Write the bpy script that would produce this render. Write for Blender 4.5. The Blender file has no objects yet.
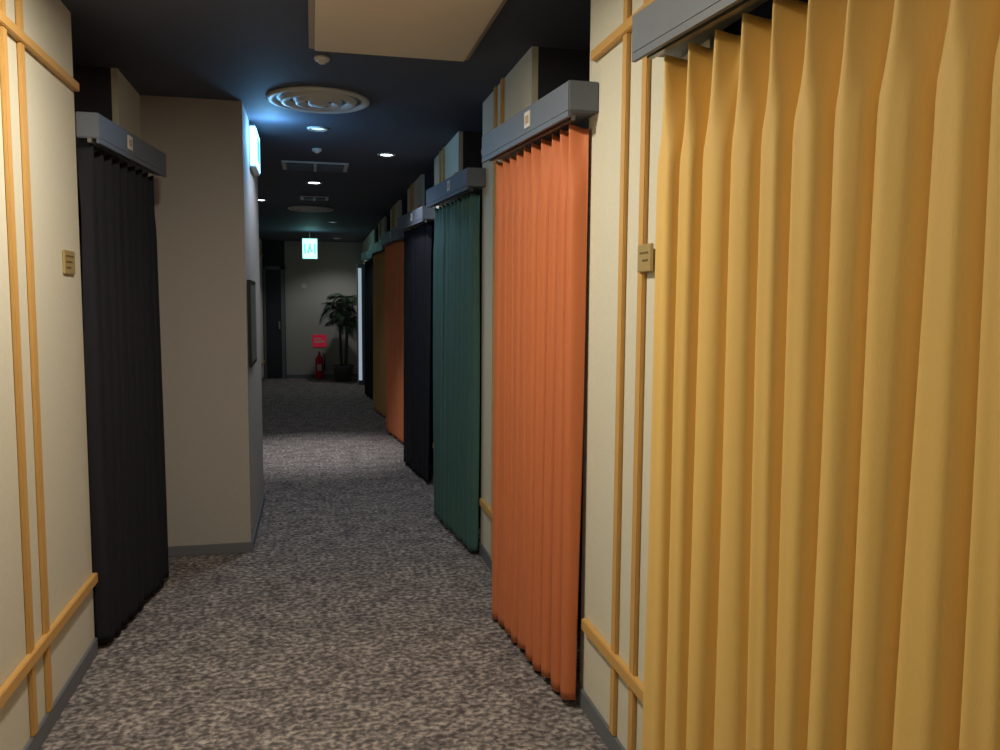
import bpy, bmesh, math, random
from mathutils import Vector, Matrix
S=bpy.context.scene
col=S.collection
try: S.view_settings.view_transform='Standard'
except Exception: pass
CEIL=2.63; XR=0.965; XL=-0.918; YEND=16.3; YBACK=-1.6

# ---------------- materials ----------------
def mat(name,c,rough=.8,c2=None,scale=20,bump=0,bscale=200,emit=None,es=0,metal=0,spec=.3,stretch=None,sheen=0):
    m=bpy.data.materials.new(name); m.use_nodes=True
    nt=m.node_tree; N=nt.nodes; L=nt.links; b=N['Principled BSDF']
    b.inputs['Base Color'].default_value=(*c,1); b.inputs['Roughness'].default_value=rough
    b.inputs['Metallic'].default_value=metal; b.inputs['Specular IOR Level'].default_value=spec
    if sheen:
        b.inputs['Sheen Weight'].default_value=sheen; b.inputs['Sheen Roughness'].default_value=.4
    tc=N.new('ShaderNodeTexCoord'); src=tc.outputs['Object']
    if stretch:
        mp=N.new('ShaderNodeMapping'); mp.inputs['Scale'].default_value=stretch
        L.new(src,mp.inputs['Vector']); src=mp.outputs['Vector']
    if c2:
        n=N.new('ShaderNodeTexNoise'); n.inputs['Scale'].default_value=scale; n.inputs['Detail'].default_value=4
        L.new(src,n.inputs['Vector'])
        mx=N.new('ShaderNodeMix'); mx.data_type='RGBA'
        mx.inputs[6].default_value=(*c,1); mx.inputs[7].default_value=(*c2,1)
        L.new(n.outputs['Fac'],mx.inputs[0]); L.new(mx.outputs[2],b.inputs['Base Color'])
    if bump:
        n=N.new('ShaderNodeTexNoise'); n.inputs['Scale'].default_value=bscale; n.inputs['Detail'].default_value=3
        L.new(src,n.inputs['Vector'])
        bp=N.new('ShaderNodeBump'); bp.inputs['Strength'].default_value=bump; bp.inputs['Distance'].default_value=.002
        L.new(n.outputs['Fac'],bp.inputs['Height']); L.new(bp.outputs['Normal'],b.inputs['Normal'])
    if emit:
        b.inputs['Emission Color'].default_value=(*emit,1); b.inputs['Emission Strength'].default_value=es
    return m
M_wall=mat('wallpaper_cream',(.70,.675,.56),.85,(.62,.60,.495),60,.5,260)
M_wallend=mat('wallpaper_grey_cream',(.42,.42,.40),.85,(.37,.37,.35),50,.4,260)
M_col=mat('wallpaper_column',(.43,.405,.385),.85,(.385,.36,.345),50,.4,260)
M_ceil=mat('ceiling_navy_paint',(.085,.095,.13),.75,(.07,.08,.112),30,.3,150)
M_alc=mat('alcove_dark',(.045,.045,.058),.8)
M_wood=mat('trim_light_wood',(.66,.40,.13),.5,(.56,.32,.10),14,.2,60,stretch=(6,1,1))
M_base=mat('baseboard_grey',(.15,.16,.185),.5)
M_val=mat('valance_grey_lacquer',(.15,.172,.21),.5,(.13,.15,.188),20)
M_white=mat('white_plastic',(.62,.62,.6),.5)
M_cream=mat('panel_cream',(.74,.67,.53),.6)
M_creamd=mat('panel_rim',(.40,.34,.25),.6)
M_metal=mat('grey_metal',(.3,.3,.3),.35,metal=.8)
M_dark=mat('dark_slot',(.01,.01,.012),.7)
M_brass=mat('brass_plate',(.50,.37,.16),.4,metal=.3)
M_brassd=mat('engraving',(.16,.11,.04),.6)
M_label=mat('label_print',(.45,.30,.18),.6)
M_lamp=mat('lamp_cool',(.9,.9,.9),.5,emit=(.8,.9,1),es=14)
M_lampw=mat('lamp_warm',(.9,.9,.9),.5,emit=(1,.85,.6),es=14)
M_lampd=mat('lamp_dim',(.9,.9,.9),.5,emit=(.5,.75,1),es=1.2)
M_exit=mat('exit_face',(.5,.9,.8),.5,emit=(.42,1,.92),es=1.7)
M_exitb=mat('exit_face_blue',(.6,.85,1),.5,emit=(.30,.72,1),es=2.4)
M_exitg=mat('exit_green',(.0,.4,.2),.5,emit=(.05,.65,.5),es=1)
M_red=mat('extinguisher_red',(.6,.02,.02),.3)
M_redsign=mat('red_sign',(.7,.03,.06),.5,emit=(.8,.03,.08),es=.15)
M_black=mat('black_rubber',(.015,.015,.015),.5)
M_leaf=mat('palm_leaf',(.03,.055,.03),.5,(.045,.08,.04),10)
M_trunk=mat('palm_trunk',(.08,.06,.04),.9,(.05,.04,.03),30)
M_pot=mat('pot_glaze',(.07,.065,.06),.4)
M_soil=mat('soil',(.02,.015,.01),.9)
M_door=mat('door_dark',(.03,.035,.045),.5)
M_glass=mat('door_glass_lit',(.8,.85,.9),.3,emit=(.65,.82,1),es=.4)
M_paper=mat('picture_paper',(.20,.22,.18),.6,(.07,.10,.08),6)

def carpet():
    m=bpy.data.materials.new('carpet_mottled'); m.use_nodes=True
    nt=m.node_tree;N=nt.nodes;L=nt.links;b=N['Principled BSDF']; b.inputs['Roughness'].default_value=.95
    b.inputs['Specular IOR Level'].default_value=.1
    tc=N.new('ShaderNodeTexCoord'); mp=N.new('ShaderNodeMapping'); mp.inputs['Scale'].default_value=(1,1.15,1)
    L.new(tc.outputs['Object'],mp.inputs['Vector'])
    n1=N.new('ShaderNodeTexNoise'); n1.inputs['Scale'].default_value=38; n1.inputs['Detail'].default_value=3.0; n1.inputs['Distortion'].default_value=.3
    L.new(mp.outputs[0],n1.inputs['Vector'])
    r=N.new('ShaderNodeValToRGB'); e=r.color_ramp.elements
    e[0].position=.34; e[0].color=(.10,.09,.092,1)
    e[1].position=.68; e[1].color=(.47,.425,.40,1)
    x=e.new(.47); x.color=(.185,.167,.163,1)
    x=e.new(.56); x.color=(.31,.278,.262,1)
    L.new(n1.outputs['Fac'],r.inputs['Fac'])
    n2=N.new('ShaderNodeTexNoise'); n2.inputs['Scale'].default_value=7; n2.inputs['Detail'].default_value=2
    L.new(mp.outputs[0],n2.inputs['Vector'])
    r2=N.new('ShaderNodeValToRGB'); r2.color_ramp.elements[0].color=(.66,.66,.69,1); r2.color_ramp.elements[0].position=.35
    r2.color_ramp.elements[1].color=(1.0,1,1,1); r2.color_ramp.elements[1].position=.6
    L.new(n2.outputs['Fac'],r2.inputs['Fac'])
    mx=N.new('ShaderNodeMix'); mx.data_type='RGBA'; mx.blend_type='MULTIPLY'; mx.inputs[0].default_value=1
    L.new(r.outputs[0],mx.inputs[6]); L.new(r2.outputs[0],mx.inputs[7]); L.new(mx.outputs[2],b.inputs['Base Color'])
    bp=N.new('ShaderNodeBump'); bp.inputs['Strength'].default_value=.5; bp.inputs['Distance'].default_value=.004
    n3=N.new('ShaderNodeTexNoise'); n3.inputs['Scale'].default_value=260
    L.new(tc.outputs['Object'],n3.inputs['Vector']); L.new(n3.outputs['Fac'],bp.inputs['Height']); L.new(bp.outputs[0],b.inputs['Normal'])
    return m
M_carpet=carpet()
def cloth(name,c,c2,sh=.05): return mat(name,c,.6,c2,12,.3,500,spec=.35,stretch=(1,1,.15),sheen=sh)
M_yel=cloth('cloth_yellow',(.84,.56,.175),(.79,.51,.15))
M_ora=cloth('cloth_orange',(.62,.185,.068),(.56,.16,.058))
M_grn=cloth('cloth_green',(.055,.135,.125),(.045,.115,.107))
M_blk=mat('cloth_black',(.022,.023,.030),.85,(.016,.017,.024),12,.3,500,spec=.15,stretch=(1,1,.15))
M_och=cloth('cloth_ochre',(.52,.30,.10),(.47,.27,.08))

class MB:
    def __init__(s): s.bm=bmesh.new(); s.m=[]
    def mi(s,m):
        if m not in s.m: s.m.append(m)
        return s.m.index(m)
    def box(s,x0,x1,y0,y1,z0,z1,m,bev=0):
        vs=[s.bm.verts.new(p) for p in [(x0,y0,z0),(x1,y0,z0),(x1,y1,z0),(x0,y1,z0),(x0,y0,z1),(x1,y0,z1),(x1,y1,z1),(x0,y1,z1)]]
        fs=[]
        for f in [(3,2,1,0),(4,5,6,7),(0,1,5,4),(1,2,6,5),(2,3,7,6),(3,0,4,7)]:
            F=s.bm.faces.new([vs[i] for i in f]); F.material_index=s.mi(m); fs.append(F)
        if bev:
            es=list({e for F in fs for e in F.edges})
            r=bmesh.ops.bevel(s.bm,geom=es,offset=bev,segments=2,affect='EDGES')
            for F in r['faces']: F.material_index=s.mi(m)
        return s
    def prism(s,pts,z0,z1,m,bev=0):
        b=[s.bm.verts.new((x,y,z0)) for x,y in pts]; t=[s.bm.verts.new((x,y,z1)) for x,y in pts]
        n=len(pts); fs=[s.bm.faces.new(b[::-1]),s.bm.faces.new(t)]
        for i in range(n): fs.append(s.bm.faces.new([b[i],b[(i+1)%n],t[(i+1)%n],t[i]]))
        for F in fs: F.material_index=s.mi(m)
        if bev:
            es=list({e for F in fs for e in F.edges})
            r=bmesh.ops.bevel(s.bm,geom=es,offset=bev,segments=2,affect='EDGES')
            for F in r['faces']: F.material_index=s.mi(m)
        return s
    def lathe(s,prof,c,m,seg=32,smooth=True,mats=None):
        rings=[]
        for r,z in prof:
            rings.append([s.bm.verts.new((c[0]+r*math.cos(2*math.pi*i/seg),c[1]+r*math.sin(2*math.pi*i/seg),c[2]+z)) for i in range(seg)])
        for k in range(len(rings)-1):
            a,b=rings[k],rings[k+1]
            for i in range(seg):
                F=s.bm.faces.new([a[i],a[(i+1)%seg],b[(i+1)%seg],b[i]]); F.material_index=s.mi(mats[k] if mats else m); F.smooth=smooth
        for rg,mm in ((rings[0],mats[0] if mats else m),(rings[-1],mats[-1] if mats else m)):
            F=s.bm.faces.new(rg); F.material_index=s.mi(mm)
        return s
    def tube(s,path,r,m,seg=8):
        P=[Vector(p) for p in path]; rings=[]
        for i,p in enumerate(P):
            t=(P[min(i+1,len(P)-1)]-P[max(i-1,0)]).normalized()
            a=t.orthogonal().normalized(); b=t.cross(a)
            rr=r[i] if isinstance(r,(list,tuple)) else r
            rings.append([s.bm.verts.new(p+rr*(math.cos(2*math.pi*j/seg)*a+math.sin(2*math.pi*j/seg)*b)) for j in range(seg)])
        for k in range(len(rings)-1):
            a,b=rings[k],rings[k+1]
            o=min(range(seg),key=lambda q:(a[0].co-b[q].co).length)
            b=b[o:]+b[:o]; rings[k+1]=b
            for i in range(seg):
                F=s.bm.faces.new([a[i],a[(i+1)%seg],b[(i+1)%seg],b[i]]); F.material_index=s.mi(m); F.smooth=True
        s.bm.faces.new(rings[0]).material_index=s.mi(m); s.bm.faces.new(rings[-1]).material_index=s.mi(m)
        return s
    def done(s,name,recalc=True):
        if recalc: bmesh.ops.recalc_face_normals(s.bm,faces=s.bm.faces)
        me=bpy.data.meshes.new(name); s.bm.to_mesh(me); s.bm.free()
        for m in s.m: me.materials.append(m)
        o=bpy.data.objects.new(name,me); col.objects.link(o); return o

# ---------------- shell ----------------
YC0,YC1,XC=5.0,6.32,-.375
MB().box(-1.75,1.75,YBACK-.1,YEND+.1,-.1,0,M_carpet).done('floor')
MB().box(-1.75,1.75,YBACK-.1,YEND+.1,CEIL,CEIL+.1,M_ceil).done('ceiling')
MB().box(-1.75,1.75,YBACK-.1,YBACK,0,CEIL,M_wall).done('wall_back')
MB().box(-.5,1.75,YEND,YEND+.1,0,CEIL,M_wallend).box(-1.75,-.5,YEND,YEND+.1,0,CEIL,M_door).done('wall_end')
bays=[(0.85,.99,2.05,.862,M_yel,'yellow_curtain',11),
      (2.785,.892,3.69,.797,M_ora,'orange_curtain',10),
      (4.66,.892,5.57,.797,M_grn,'green_curtain',10),
      (6.58,.892,7.49,.797,M_blk,'black_curtain',10),
      (8.48,.892,9.39,.797,M_ora,'orange_curtain',10),
      (10.38,.892,11.29,.797,M_och,'ochre_curtain',10),
      (12.28,.892,13.19,.797,M_blk,'black_curtain',10)]
left=(3.665,-.868,4.56,-.762,M_blk,'black_curtain',9)
opn=[(y0+.045,y0+.84) for (y0,*_) in bays]
opn[0]=(.80,1.92)
wr=MB(); br=MB(); ya=YBACK; segs=[]
for a,c in opn+[(YEND,YEND)]:
    segs.append((ya,a)); ya=c
for a,c in segs:
    wr.box(XR,XR+.03,a,c,0,CEIL,M_wall); br.box(XR-.012,XR,a,c,0,.07,M_base,.003)
wr.done('wall_right'); br.done('baseboard_right')
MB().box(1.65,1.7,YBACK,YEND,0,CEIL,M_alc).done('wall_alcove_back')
al=MB()
for a,c in opn:
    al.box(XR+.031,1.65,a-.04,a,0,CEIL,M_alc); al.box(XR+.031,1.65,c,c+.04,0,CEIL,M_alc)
al.done('wall_alcove_partitions')
wl=MB(); bl=MB()
lo=(3.66,4.46)
for a,c in ((YBACK,lo[0]),(lo[1],YC0),(YC1,YEND)):
    wl.box(XL-.03,XL,a,c,0,CEIL,M_wall); bl.box(XL,XL+.012,a,c,0,.07,M_base,.003)
wl.done('wall_left'); bl.done('baseboard_left')
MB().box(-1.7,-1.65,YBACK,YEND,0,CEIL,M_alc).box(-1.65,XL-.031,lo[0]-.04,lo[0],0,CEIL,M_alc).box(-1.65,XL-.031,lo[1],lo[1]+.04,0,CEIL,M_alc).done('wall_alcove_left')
MB().box(-1.64,XC,YC0,YC1,0,CEIL,M_col).done('wall_column')
MB().box(XL,XC+.012,YC0-.012,YC0,0,.06,M_base,.003).box(XC,XC+.012,YC0,YC1,0,.06,M_base,.003).done('baseboard_column')
MB().box(-.5,.965,YEND-.012,YEND,0,.07,M_base).done('baseboard_end')

def trims(side,x,segl,pairs,name):
    b=MB()
    def bx(y0,y1,z0,z1,t):
        if side>0: b.box(x-t,x,y0,y1,z0,z1,M_wood,.003)
        else: b.box(x,x+t,y0,y1,z0,z1,M_wood,.003)
    for a,c in segl:
        if side>0 and a>1: c=c-.07
        bx(a,c,.31,.352,.022); bx(a,c,2.325,2.36,.022)
    for y in pairs: bx(y-.02,y+.02,.07,CEIL,.014)
    return b.done(name)
prs=[]
for k in range(6):
    base=bays[k+1][0]; prs+= [base-.325,base-.485]
trims(1,XR,[s_ for s_ in segs if s_[1]-s_[0]>.2],prs+[-.4,-.56],'trim_1')
trims(-1,XL,[(YBACK,lo[0]),(YC1,YEND)],[2.86,3.02,1.2,1.37,-.4,-.56,8.2,8.37,11,11.17],'trim_2')

# ---------------- curtains & valances ----------------
def curtain(y0,x0,y1,x1,m,name,n,seed,side=1,z0=.022,z1=2.126,amp=.027):
    R=random.Random(seed)
    p0=Vector((x0,y0,0)); p1=Vector((x1,y1,0)); d=(p1-p0); Ln=d.length; d.normalize()
    nrm=Vector((-d.y,d.x,0)) if side>0 else Vector((d.y,-d.x,0))
    if nrm.x*side>0: nrm=-nrm
    bm=bmesh.new(); nu=n*32; nv=56
    am=[R.uniform(.6,1.08) for _ in range(n+2)]; am2=[R.uniform(.68,1.08) for _ in range(n+2)]
    ph=[R.uniform(-.22,.22) for _ in range(n+2)]; ph2=[R.uniform(-.24,.24) for _ in range(n+2)]
    se=[R.uniform(-1,1) for _ in range(n+2)]
    def lerp(a,t): i=int(t); f=t-i; f=f*f*(3-2*f); return a[min(i,len(a)-1)]*(1-f)+a[min(i+1,len(a)-1)]*f
    g=[]
    for j in range(nv+1):
        v=j/nv; row=[]; z=z1+(z0-z1)*v
        top=max(0,1-v/.13)
        for i in range(nu+1):
            u=i/nu; t=u*n
            th=2*math.pi*(t+lerp(ph,t)*(1-v*.7)*(1-top*.6)+lerp(ph2,t)*v)+.25*math.sin(2.6*v+seed+u*7)*v+.10*math.sin(7*v+u*23+seed)
            w0=(1-math.cos(th))/2
            wr_=math.sin(w0*math.pi/2)**.9 if w0>0 else 0
            w=wr_*(1-top)+(w0**3.4)*top
            A=amp*(lerp(am,t)*(1-v)+lerp(am2,t)*v)*(.86+.14*v)
            off=A*(2*w-1)-amp + (1-top)*.0045*lerp(se,t)*math.sin(3*th+seed+1.5*v) + .004*(1-top)*math.sin(1.5*math.pi*v+t*1.3)*lerp(se,t)
            slide=-.0125*(Ln/n/.09)*math.sin(th)*(1-top)*(.8+.2*v)
            hem=max(0,(v-.97)/.03)
            zz=z - (.018*(1-w) if j==0 else 0) + (.008*math.sin(th*.37+seed)+.005*math.sin(th))*hem
            P=p0+d*(u*Ln+slide)+nrm*off; row.append(bm.verts.new((P.x,P.y,zz)))
        g.append(row)
    for j in range(nv):
        for i in range(nu):
            F=bm.faces.new([g[j][i],g[j][i+1],g[j+1][i+1],g[j+1][i]]); F.smooth=True
    me=bpy.data.meshes.new(name); bm.to_mesh(me); bm.free(); me.materials.append(m)
    o=bpy.data.objects.new(name,me); col.objects.link(o)
    so=o.modifiers.new('thickness','SOLIDIFY'); so.thickness=.0025
    return d,nrm,p0,Ln
def valance(y0,x0,y1,x1,side,d,nrm,p0,Ln,n,ov=.10,amp=.03):
    b=MB(); w=XR if side>0 else XL
    s=side
    f0=(x0-s*.036,y0-ov); f1=(x1-s*.036,y1+.04)
    b.prism([f0,f1,(w,y1+.04),(w,y0-ov)],2.148,2.25,M_val,.004)
    a=Vector((*f0,0)); c=Vector((*f1,0)); dd=(c-a).normalized(); nn=Vector((dd.y,-dd.x,0)); 
    if nn.x*s<0: nn=-nn
    q=[a+dd*.004,c-dd*.004,c-dd*.004+nn*.012,a+dd*.004+nn*.012]
    b.prism([(v.x,v.y) for v in q],2.130,2.150,M_val)
    q0=p0-nrm*amp; q0=p0+nrm*(-amp) if False else p0-nrm*amp
    q1=q0+d*Ln
    m0=q0-nrm*.008; m1=q0+nrm*.008; m2=q1+nrm*.008; m3=q1-nrm*.008
    b.prism([(v.x,v.y) for v in (m0,m1,m2,m3)],2.130,2.149,M_metal)
    mid=a+dd*((c-a).length*.40)-nn*.003
    e0=mid-dd*.03; e1=mid+dd*.03
    b.prism([(v.x,v.y) for v in (e0,e1,e1+nn*.004,e0+nn*.004)],2.17,2.23,M_white)
    e0=mid-dd*.018-nn*.001; e1=mid+dd*.018-nn*.001
    b.prism([(v.x,v.y) for v in (e0,e1,e1+nn*.003,e0+nn*.003)],2.185,2.215,M_label)
    b.done('curtain_valance')
for i,(y0,x0,y1,x1,m,name,n) in enumerate(bays):
    A=.044 if i==0 else .031
    r=curtain(y0,x0,y1,x1,m,name,n,i+1,1, amp=A)
    valance(y0,x0,y1,x1,1,*r,n,amp=A*.0+.0,ov=.06)
y0,x0,y1,x1,m,name,n=left
r=curtain(y0,x0,y1,x1,m,name,n,20,-1)
valance(y0,x0,y1,x1,-1,*r,n,ov=.0,amp=0)

# ---------------- ceiling fixtures ----------------
def downlight(x,y,m,r=.05):
    z=CEIL
    MB().lathe([(r+.02,0),(r+.02,-.006),(r+.012,-.01),(r,-.008),(r-.004,-.003),(.001,-.003)],(x,y,z),M_white,28,mats=[M_white,M_white,M_white,M_metal,m]).done('ceiling_downlight')
def spot(x,y,e,c,ang=70,blend=.6,z=CEIL-.03,r=.05):
    l=bpy.data.lights.new('downlight_lamp','SPOT'); l.energy=e; l.color=c; l.spot_size=math.radians(ang); l.spot_blend=blend; l.shadow_soft_size=r
    o=bpy.data.objects.new('downlight_lamp',l); o.location=(x,y,z); col.objects.link(o); return o
def area(x,y,e,c,sx,sy,z=CEIL-.03):
    l=bpy.data.lights.new('ceiling_area_light','AREA'); l.energy=e; l.color=c; l.shape='RECTANGLE'; l.size=sx; l.size_y=sy
    o=bpy.data.objects.new('ceiling_area_light',l); o.location=(x,y,z); col.objects.link(o); return o
WARM=(1,.90,.72); COOL=(.88,.92,1)
downlight(-.2,2.5,M_lampw,.07); area(-.2,2.5,33,WARM,.14,.14)
downlight(0,.2,M_lampw,.07); area(0,.2,8,WARM,.2,.2)  # added weak fill: area light and fixture out of view above the camera
downlight(.05,5.65,M_lampd); spot(.05,5.65,22,COOL,140)
downlight(.576,6.5,M_lamp); spot(.576,6.5,22,COOL,120)
downlight(.035,8.2,M_lamp,.06); spot(.035,8.2,175,(1,.96,.94),60,1)
downlight(-.55,9.77,M_lamp); spot(-.55,9.77,13,COOL,110)
downlight(.3,12.2,M_lampd); spot(.3,12.2,10,COOL,110)
downlight(.45,15.3,M_lampd); spot(.45,15.3,26,(1,.98,.96),130)

def diffuser(x,y,R):
    prof=[(R,0),(R,-.012),(R*.93,-.02),(R*.86,-.012),(R*.84,-.004),(R*.74,-.004),(R*.72,-.026),(R*.66,-.028),(R*.56,-.018),(R*.55,-.008),(R*.46,-.008),(R*.44,-.03),(R*.38,-.033),(R*.28,-.02),(R*.27,-.012),(R*.2,-.012),(R*.19,-.034),(.001,-.038)]
    ms=[M_white]*len(prof)
    for k in (4,9,14): ms[k]=M_base
    MB().lathe(prof,(x,y,CEIL),M_white,48,mats=ms).done('round_air_diffuser')
diffuser(.05,4.85,.285); diffuser(.0,10.5,.28)
MB().box(0,.72,2.65,3.84,CEIL-.02,CEIL,M_creamd,.004).box(.025,.695,2.675,3.815,CEIL-.034,CEIL-.0195,M_cream,.003).done('ceiling_access_panel')
def vent(x,y,w,l):
    b=MB().box(x-w/2,x+w/2,y-l/2,y+l/2,CEIL-.012,CEIL,M_white,.003)
    b.box(x-w/2+.035,x+w/2-.035,y-l/2+.035,y+l/2-.035,CEIL-.014,CEIL-.0115,M_dark)
    for k in range(7):
        yy=y-l/2+.06+k*(l-.12)/6
        b.box(x-w/2+.035,x+w/2-.035,yy-.008,yy+.008,CEIL-.02,CEIL-.013,M_base)
    b.box(x-.012,x+.012,y-l/2+.035,y+l/2-.035,CEIL-.022,CEIL-.013,M_white)
    b.done('ceiling_vent')
vent(.04,7.2,.54,.42); vent(.04,9.4,.3,.3)
def smoke(x,y):
    MB().lathe([(.036,0),(.036,-.012),(.03,-.02),(.018,-.023),(.016,-.03),(.001,-.031)],(x,y,CEIL),M_white,28).done('smoke_detector')
smoke(.06,4.02); smoke(.05,6.4)

# ---------------- signs ----------------
def exit_face(b,cx,y,cz,s):
    yy0,yy1=y-.003,y+.001
    b.box(cx-.09*s,cx-.07*s,yy0,yy1,cz-.08*s,cz+.08*s,M_exitg)
    b.box(cx+.07*s,cx+.09*s,yy0,yy1,cz-.08*s,cz+.08*s,M_exitg)
    b.box(cx-.02*s,cx+.015*s,yy0,yy1,cz-.02*s,cz+.04*s,M_exitg)
    b.box(cx-.012*s,cx+.014*s,yy0,yy1,cz+.05*s,cz+.075*s,M_exitg)
    b.box(cx-.04*s,cx-.015*s,yy0,yy1,cz-.07*s,cz-.02*s,M_exitg)
    b.box(cx+.01*s,cx+.045*s,yy0,yy1,cz-.05*s,cz-.02*s,M_exitg)
b=MB().box(-.15,.10,13.97,14.03,2.18,2.52,M_white,.004)
b.box(-.14,.09,13.965,13.972,2.19,2.51,M_exit); exit_face(b,-.025,13.963,2.35,1.0)
b.box(-.03,-.02,13.99,14.01,2.51,CEIL,M_metal)
b.done('exit_sign')
b=MB().box(XC,XC+.04,5.50,5.90,2.34,2.60,M_white,.004).box(XC+.04,XC+.044,5.515,5.885,2.355,2.585,M_exitb)
b.box(XC+.006,XC+.036,5.494,5.501,2.35,2.59,M_exitb)
b.box(XC+.044,XC+.047,5.63,5.67,2.40,2.54,M_exitg).box(XC+.044,XC+.047,5.73,5.77,2.40,2.54,M_exitg)
b.done('exit_sign')
def pl(loc,e,c,r=.1):
    l=bpy.data.lights.new('sign_glow','POINT'); l.energy=e; l.color=c; l.shadow_soft_size=r
    o=bpy.data.objects.new('sign_glow',l); o.location=loc; col.objects.link(o)
pl((XC+.14,5.42,2.50),7.0,(.22,.58,1),.05); pl((0,13.7,2.4),2.5,(.4,.9,.9))

def plaque(side,x,y,z,h=.045,l=.07):
    b=MB(); 
    if side<0:
        b.box(x,x+.008,y-l,y+l,z-h,z+h,M_brass,.002)
        for k in range(3): b.box(x+.008,x+.009,y-.05,y+.05-.02*k,z+.02-.022*k,z+.027-.022*k,M_brassd)
    else:
        b.box(x-.008,x,y-l,y+l,z-h,z+h,M_brass,.002)
        for k in range(2): b.box(x-.009,x-.008,y-.03,y+.03-.02*k,z+.012-.022*k,z+.018-.022*k,M_brassd)
    b.done('room_plaque')
plaque(-1,XL+.001,3.48,1.64)
plaque(1,XR-.015,2.25,1.63,.04,.05)
for k in range(2,5): plaque(1,XR-.015,bays[k][0]-.50,1.61,.038,.05)

b=MB().box(XC,XC+.02,5.08,5.54,1.10,1.62,M_black,.003).box(XC+.02,XC+.022,5.11,5.51,1.13,1.59,M_paper)
b.done('framed_picture')

b=MB().box(XL+.01,-.86,YEND-.05,YEND-.005,0,2.15,M_base,.003).box(-.58,-.51,YEND-.05,YEND-.005,0,2.15,M_base,.003).box(XL+.01,-.51,YEND-.05,YEND-.005,2.08,2.15,M_base,.003)
b.box(-.86,-.58,YEND-.035,YEND-.015,0,2.08,M_door).box(-.63,-.60,YEND-.065,YEND-.035,.95,1.1,M_metal,.004)
b.done('door_1')
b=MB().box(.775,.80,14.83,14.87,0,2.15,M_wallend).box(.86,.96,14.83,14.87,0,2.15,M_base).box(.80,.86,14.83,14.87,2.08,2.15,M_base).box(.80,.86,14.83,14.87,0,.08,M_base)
b.box(.80,.86,14.84,14.86,.08,2.08,M_glass); b.done('glass_door_leaf_1')  # open glass door leaf; its bright slit is emission put into the glass

ex,ey=.12,16.15
b=MB().lathe([(.06,.0),(.075,.01),(.078,.03),(.078,.36),(.07,.40),(.045,.435),(.025,.45),(.025,.48),(.001,.482)],(ex,ey,.0),M_red,28)
b.box(ex-.015,ex+.015,ey-.02,ey+.02,.475,.51,M_metal,.003)
b.box(ex-.012,ex+.012,ey-.13,ey+.02,.51,.522,M_black,.003).box(ex-.012,ex+.012,ey-.11,ey+.02,.488,.498,M_black,.002)
b.tube([(ex+.015,ey,.495),(ex+.07,ey-.01,.49),(ex+.105,ey-.02,.43),(ex+.10,ey-.02,.30),(ex+.09,ey-.02,.16)],[.009,.009,.009,.010,.015],M_black)
b.box(ex-.04,ex+.04,ey-.082,ey-.074,.16,.28,M_white)
b.done('fire_extinguisher')
MB().box(.0,.26,YEND-.014,YEND-.002,.60,.84,M_redsign,.002).box(.03,.23,YEND-.016,YEND-.013,.69,.72,M_white).box(.03,.18,YEND-.016,YEND-.013,.75,.77,M_white).done('fire_extinguisher_sign')
MB().box(-.19,-.10,YEND-.012,YEND-.002,1.74,1.82,M_white,.002).done('wall_highlight_plate')  # white plate standing in for a small bright reflection on the end wall

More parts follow.
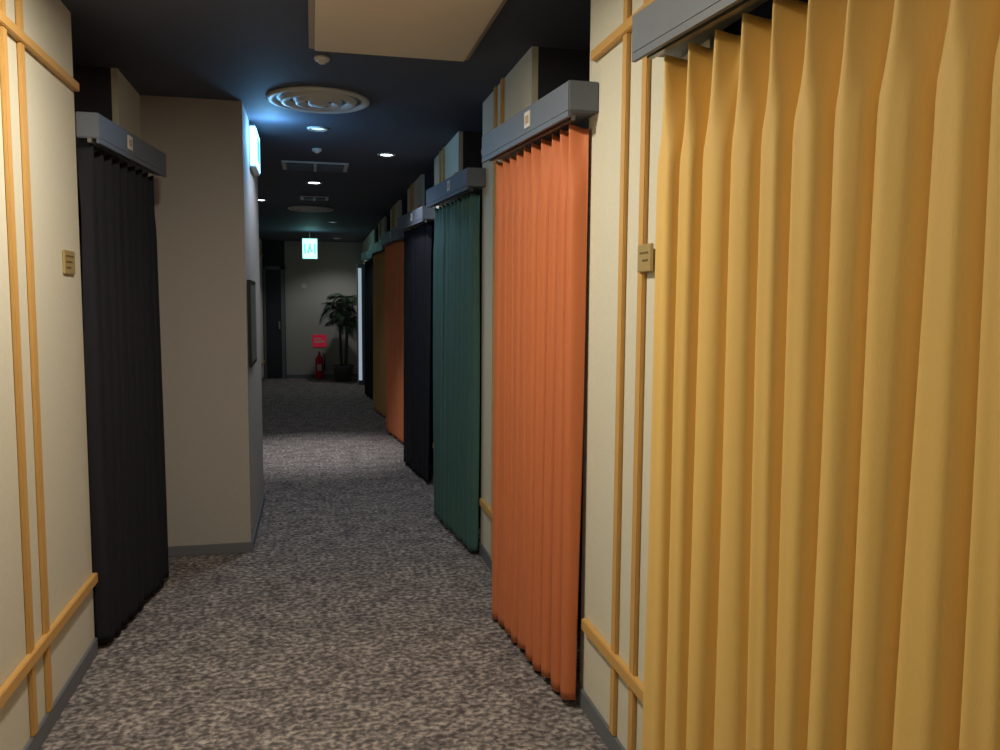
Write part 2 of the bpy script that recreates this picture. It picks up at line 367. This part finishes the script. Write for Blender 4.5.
R=random.Random(4)
px,py=.55,15.55
b=MB().lathe([(.13,0),(.16,.02),(.19,.26),(.205,.30),(.195,.305),(.18,.27),(.001,.265)],(px,py,0),M_pot,28,mats=[M_pot]*5+[M_soil])
def frond(b,base,az,length,rise,droop):
    pts=[]; 
    for i in range(13):
        t=i/12; hr=length*t*(1-.15*t); z=rise*t-droop*t*t
        x=min(base[0]+hr*math.cos(az),.9); pts.append(Vector((x,max(14.95,min(base[1]+hr*math.sin(az),YEND-.08)),base[2]+z)))
    b.tube(pts,[.008*(1-.7*i/12) for i in range(13)],M_leaf,5)
    for i in range(2,13):
      for half in (0,.5):
        t=(i-half)/12; p=pts[i].lerp(pts[i-1],half); tg=(pts[i]-pts[i-1]).normalized(); side=tg.cross(Vector((0,0,1))).normalized()
        ll=.22*math.sin(math.pi*min(1,.18+t*.78))+.04
        for sg in (-1,1):
            dr=(side*sg*.85+tg*.55+Vector((0,0,-.35))).normalized(); w=tg*.013
            tip=p+dr*ll; mid=p+dr*ll*.5+Vector((0,0,.012))
            for q in (tip,mid): q.x=min(q.x,.93); q.y=max(14.92,min(q.y,YEND-.05))
            vs=[b.bm.verts.new(q) for q in (p-w*.4,mid-w,tip,mid+w)]
            F=b.bm.faces.new(vs); F.material_index=b.mi(M_leaf)
for k,(dx,dy,h) in enumerate(((.05,0,1.52),(-.03,.03,1.33),(.04,-.05,1.1))):
    path=[(px+dx*(1-t)+dx*2.0*t,py+dy*(1+t),.26+(h-.26)*t) for t in [i/8 for i in range(9)]]
    b.tube(path,[.03-.012*i/8 for i in range(9)],M_trunk,8)
    for q in range(10):
        frond(b,path[-1],q*2*math.pi/10+k*.4+R.uniform(-.2,.2),R.uniform(.28,.50),R.uniform(.2,.5),R.uniform(.35,.7))
b.done('potted_palm',recalc=False)

w=bpy.data.worlds.new('world'); S.world=w; w.use_nodes=True
w.node_tree.nodes['Background'].inputs[0].default_value=(.02,.02,.03,1); w.node_tree.nodes['Background'].inputs[1].default_value=.3

psi=math.radians(12.9); p=math.radians(5.1); roll=math.radians(.4)
fw=Vector((math.sin(psi)*math.cos(p),math.cos(psi)*math.cos(p),-math.sin(p)))
rt=Vector((math.cos(psi),-math.sin(psi),0)); up=rt.cross(fw)
r2=rt*math.cos(roll)+up*math.sin(roll); u2=up*math.cos(roll)-rt*math.sin(roll)
cam=bpy.data.cameras.new('camera'); cam.sensor_width=36; cam.lens=29.5; cam.clip_start=.02
co=bpy.data.objects.new('camera',cam); col.objects.link(co)
M=Matrix.Identity(4)
for i in range(3): M[i][0]=r2[i]; M[i][1]=u2[i]; M[i][2]=-fw[i]
M[2][3]=1.5
co.matrix_world=M
S.camera=co
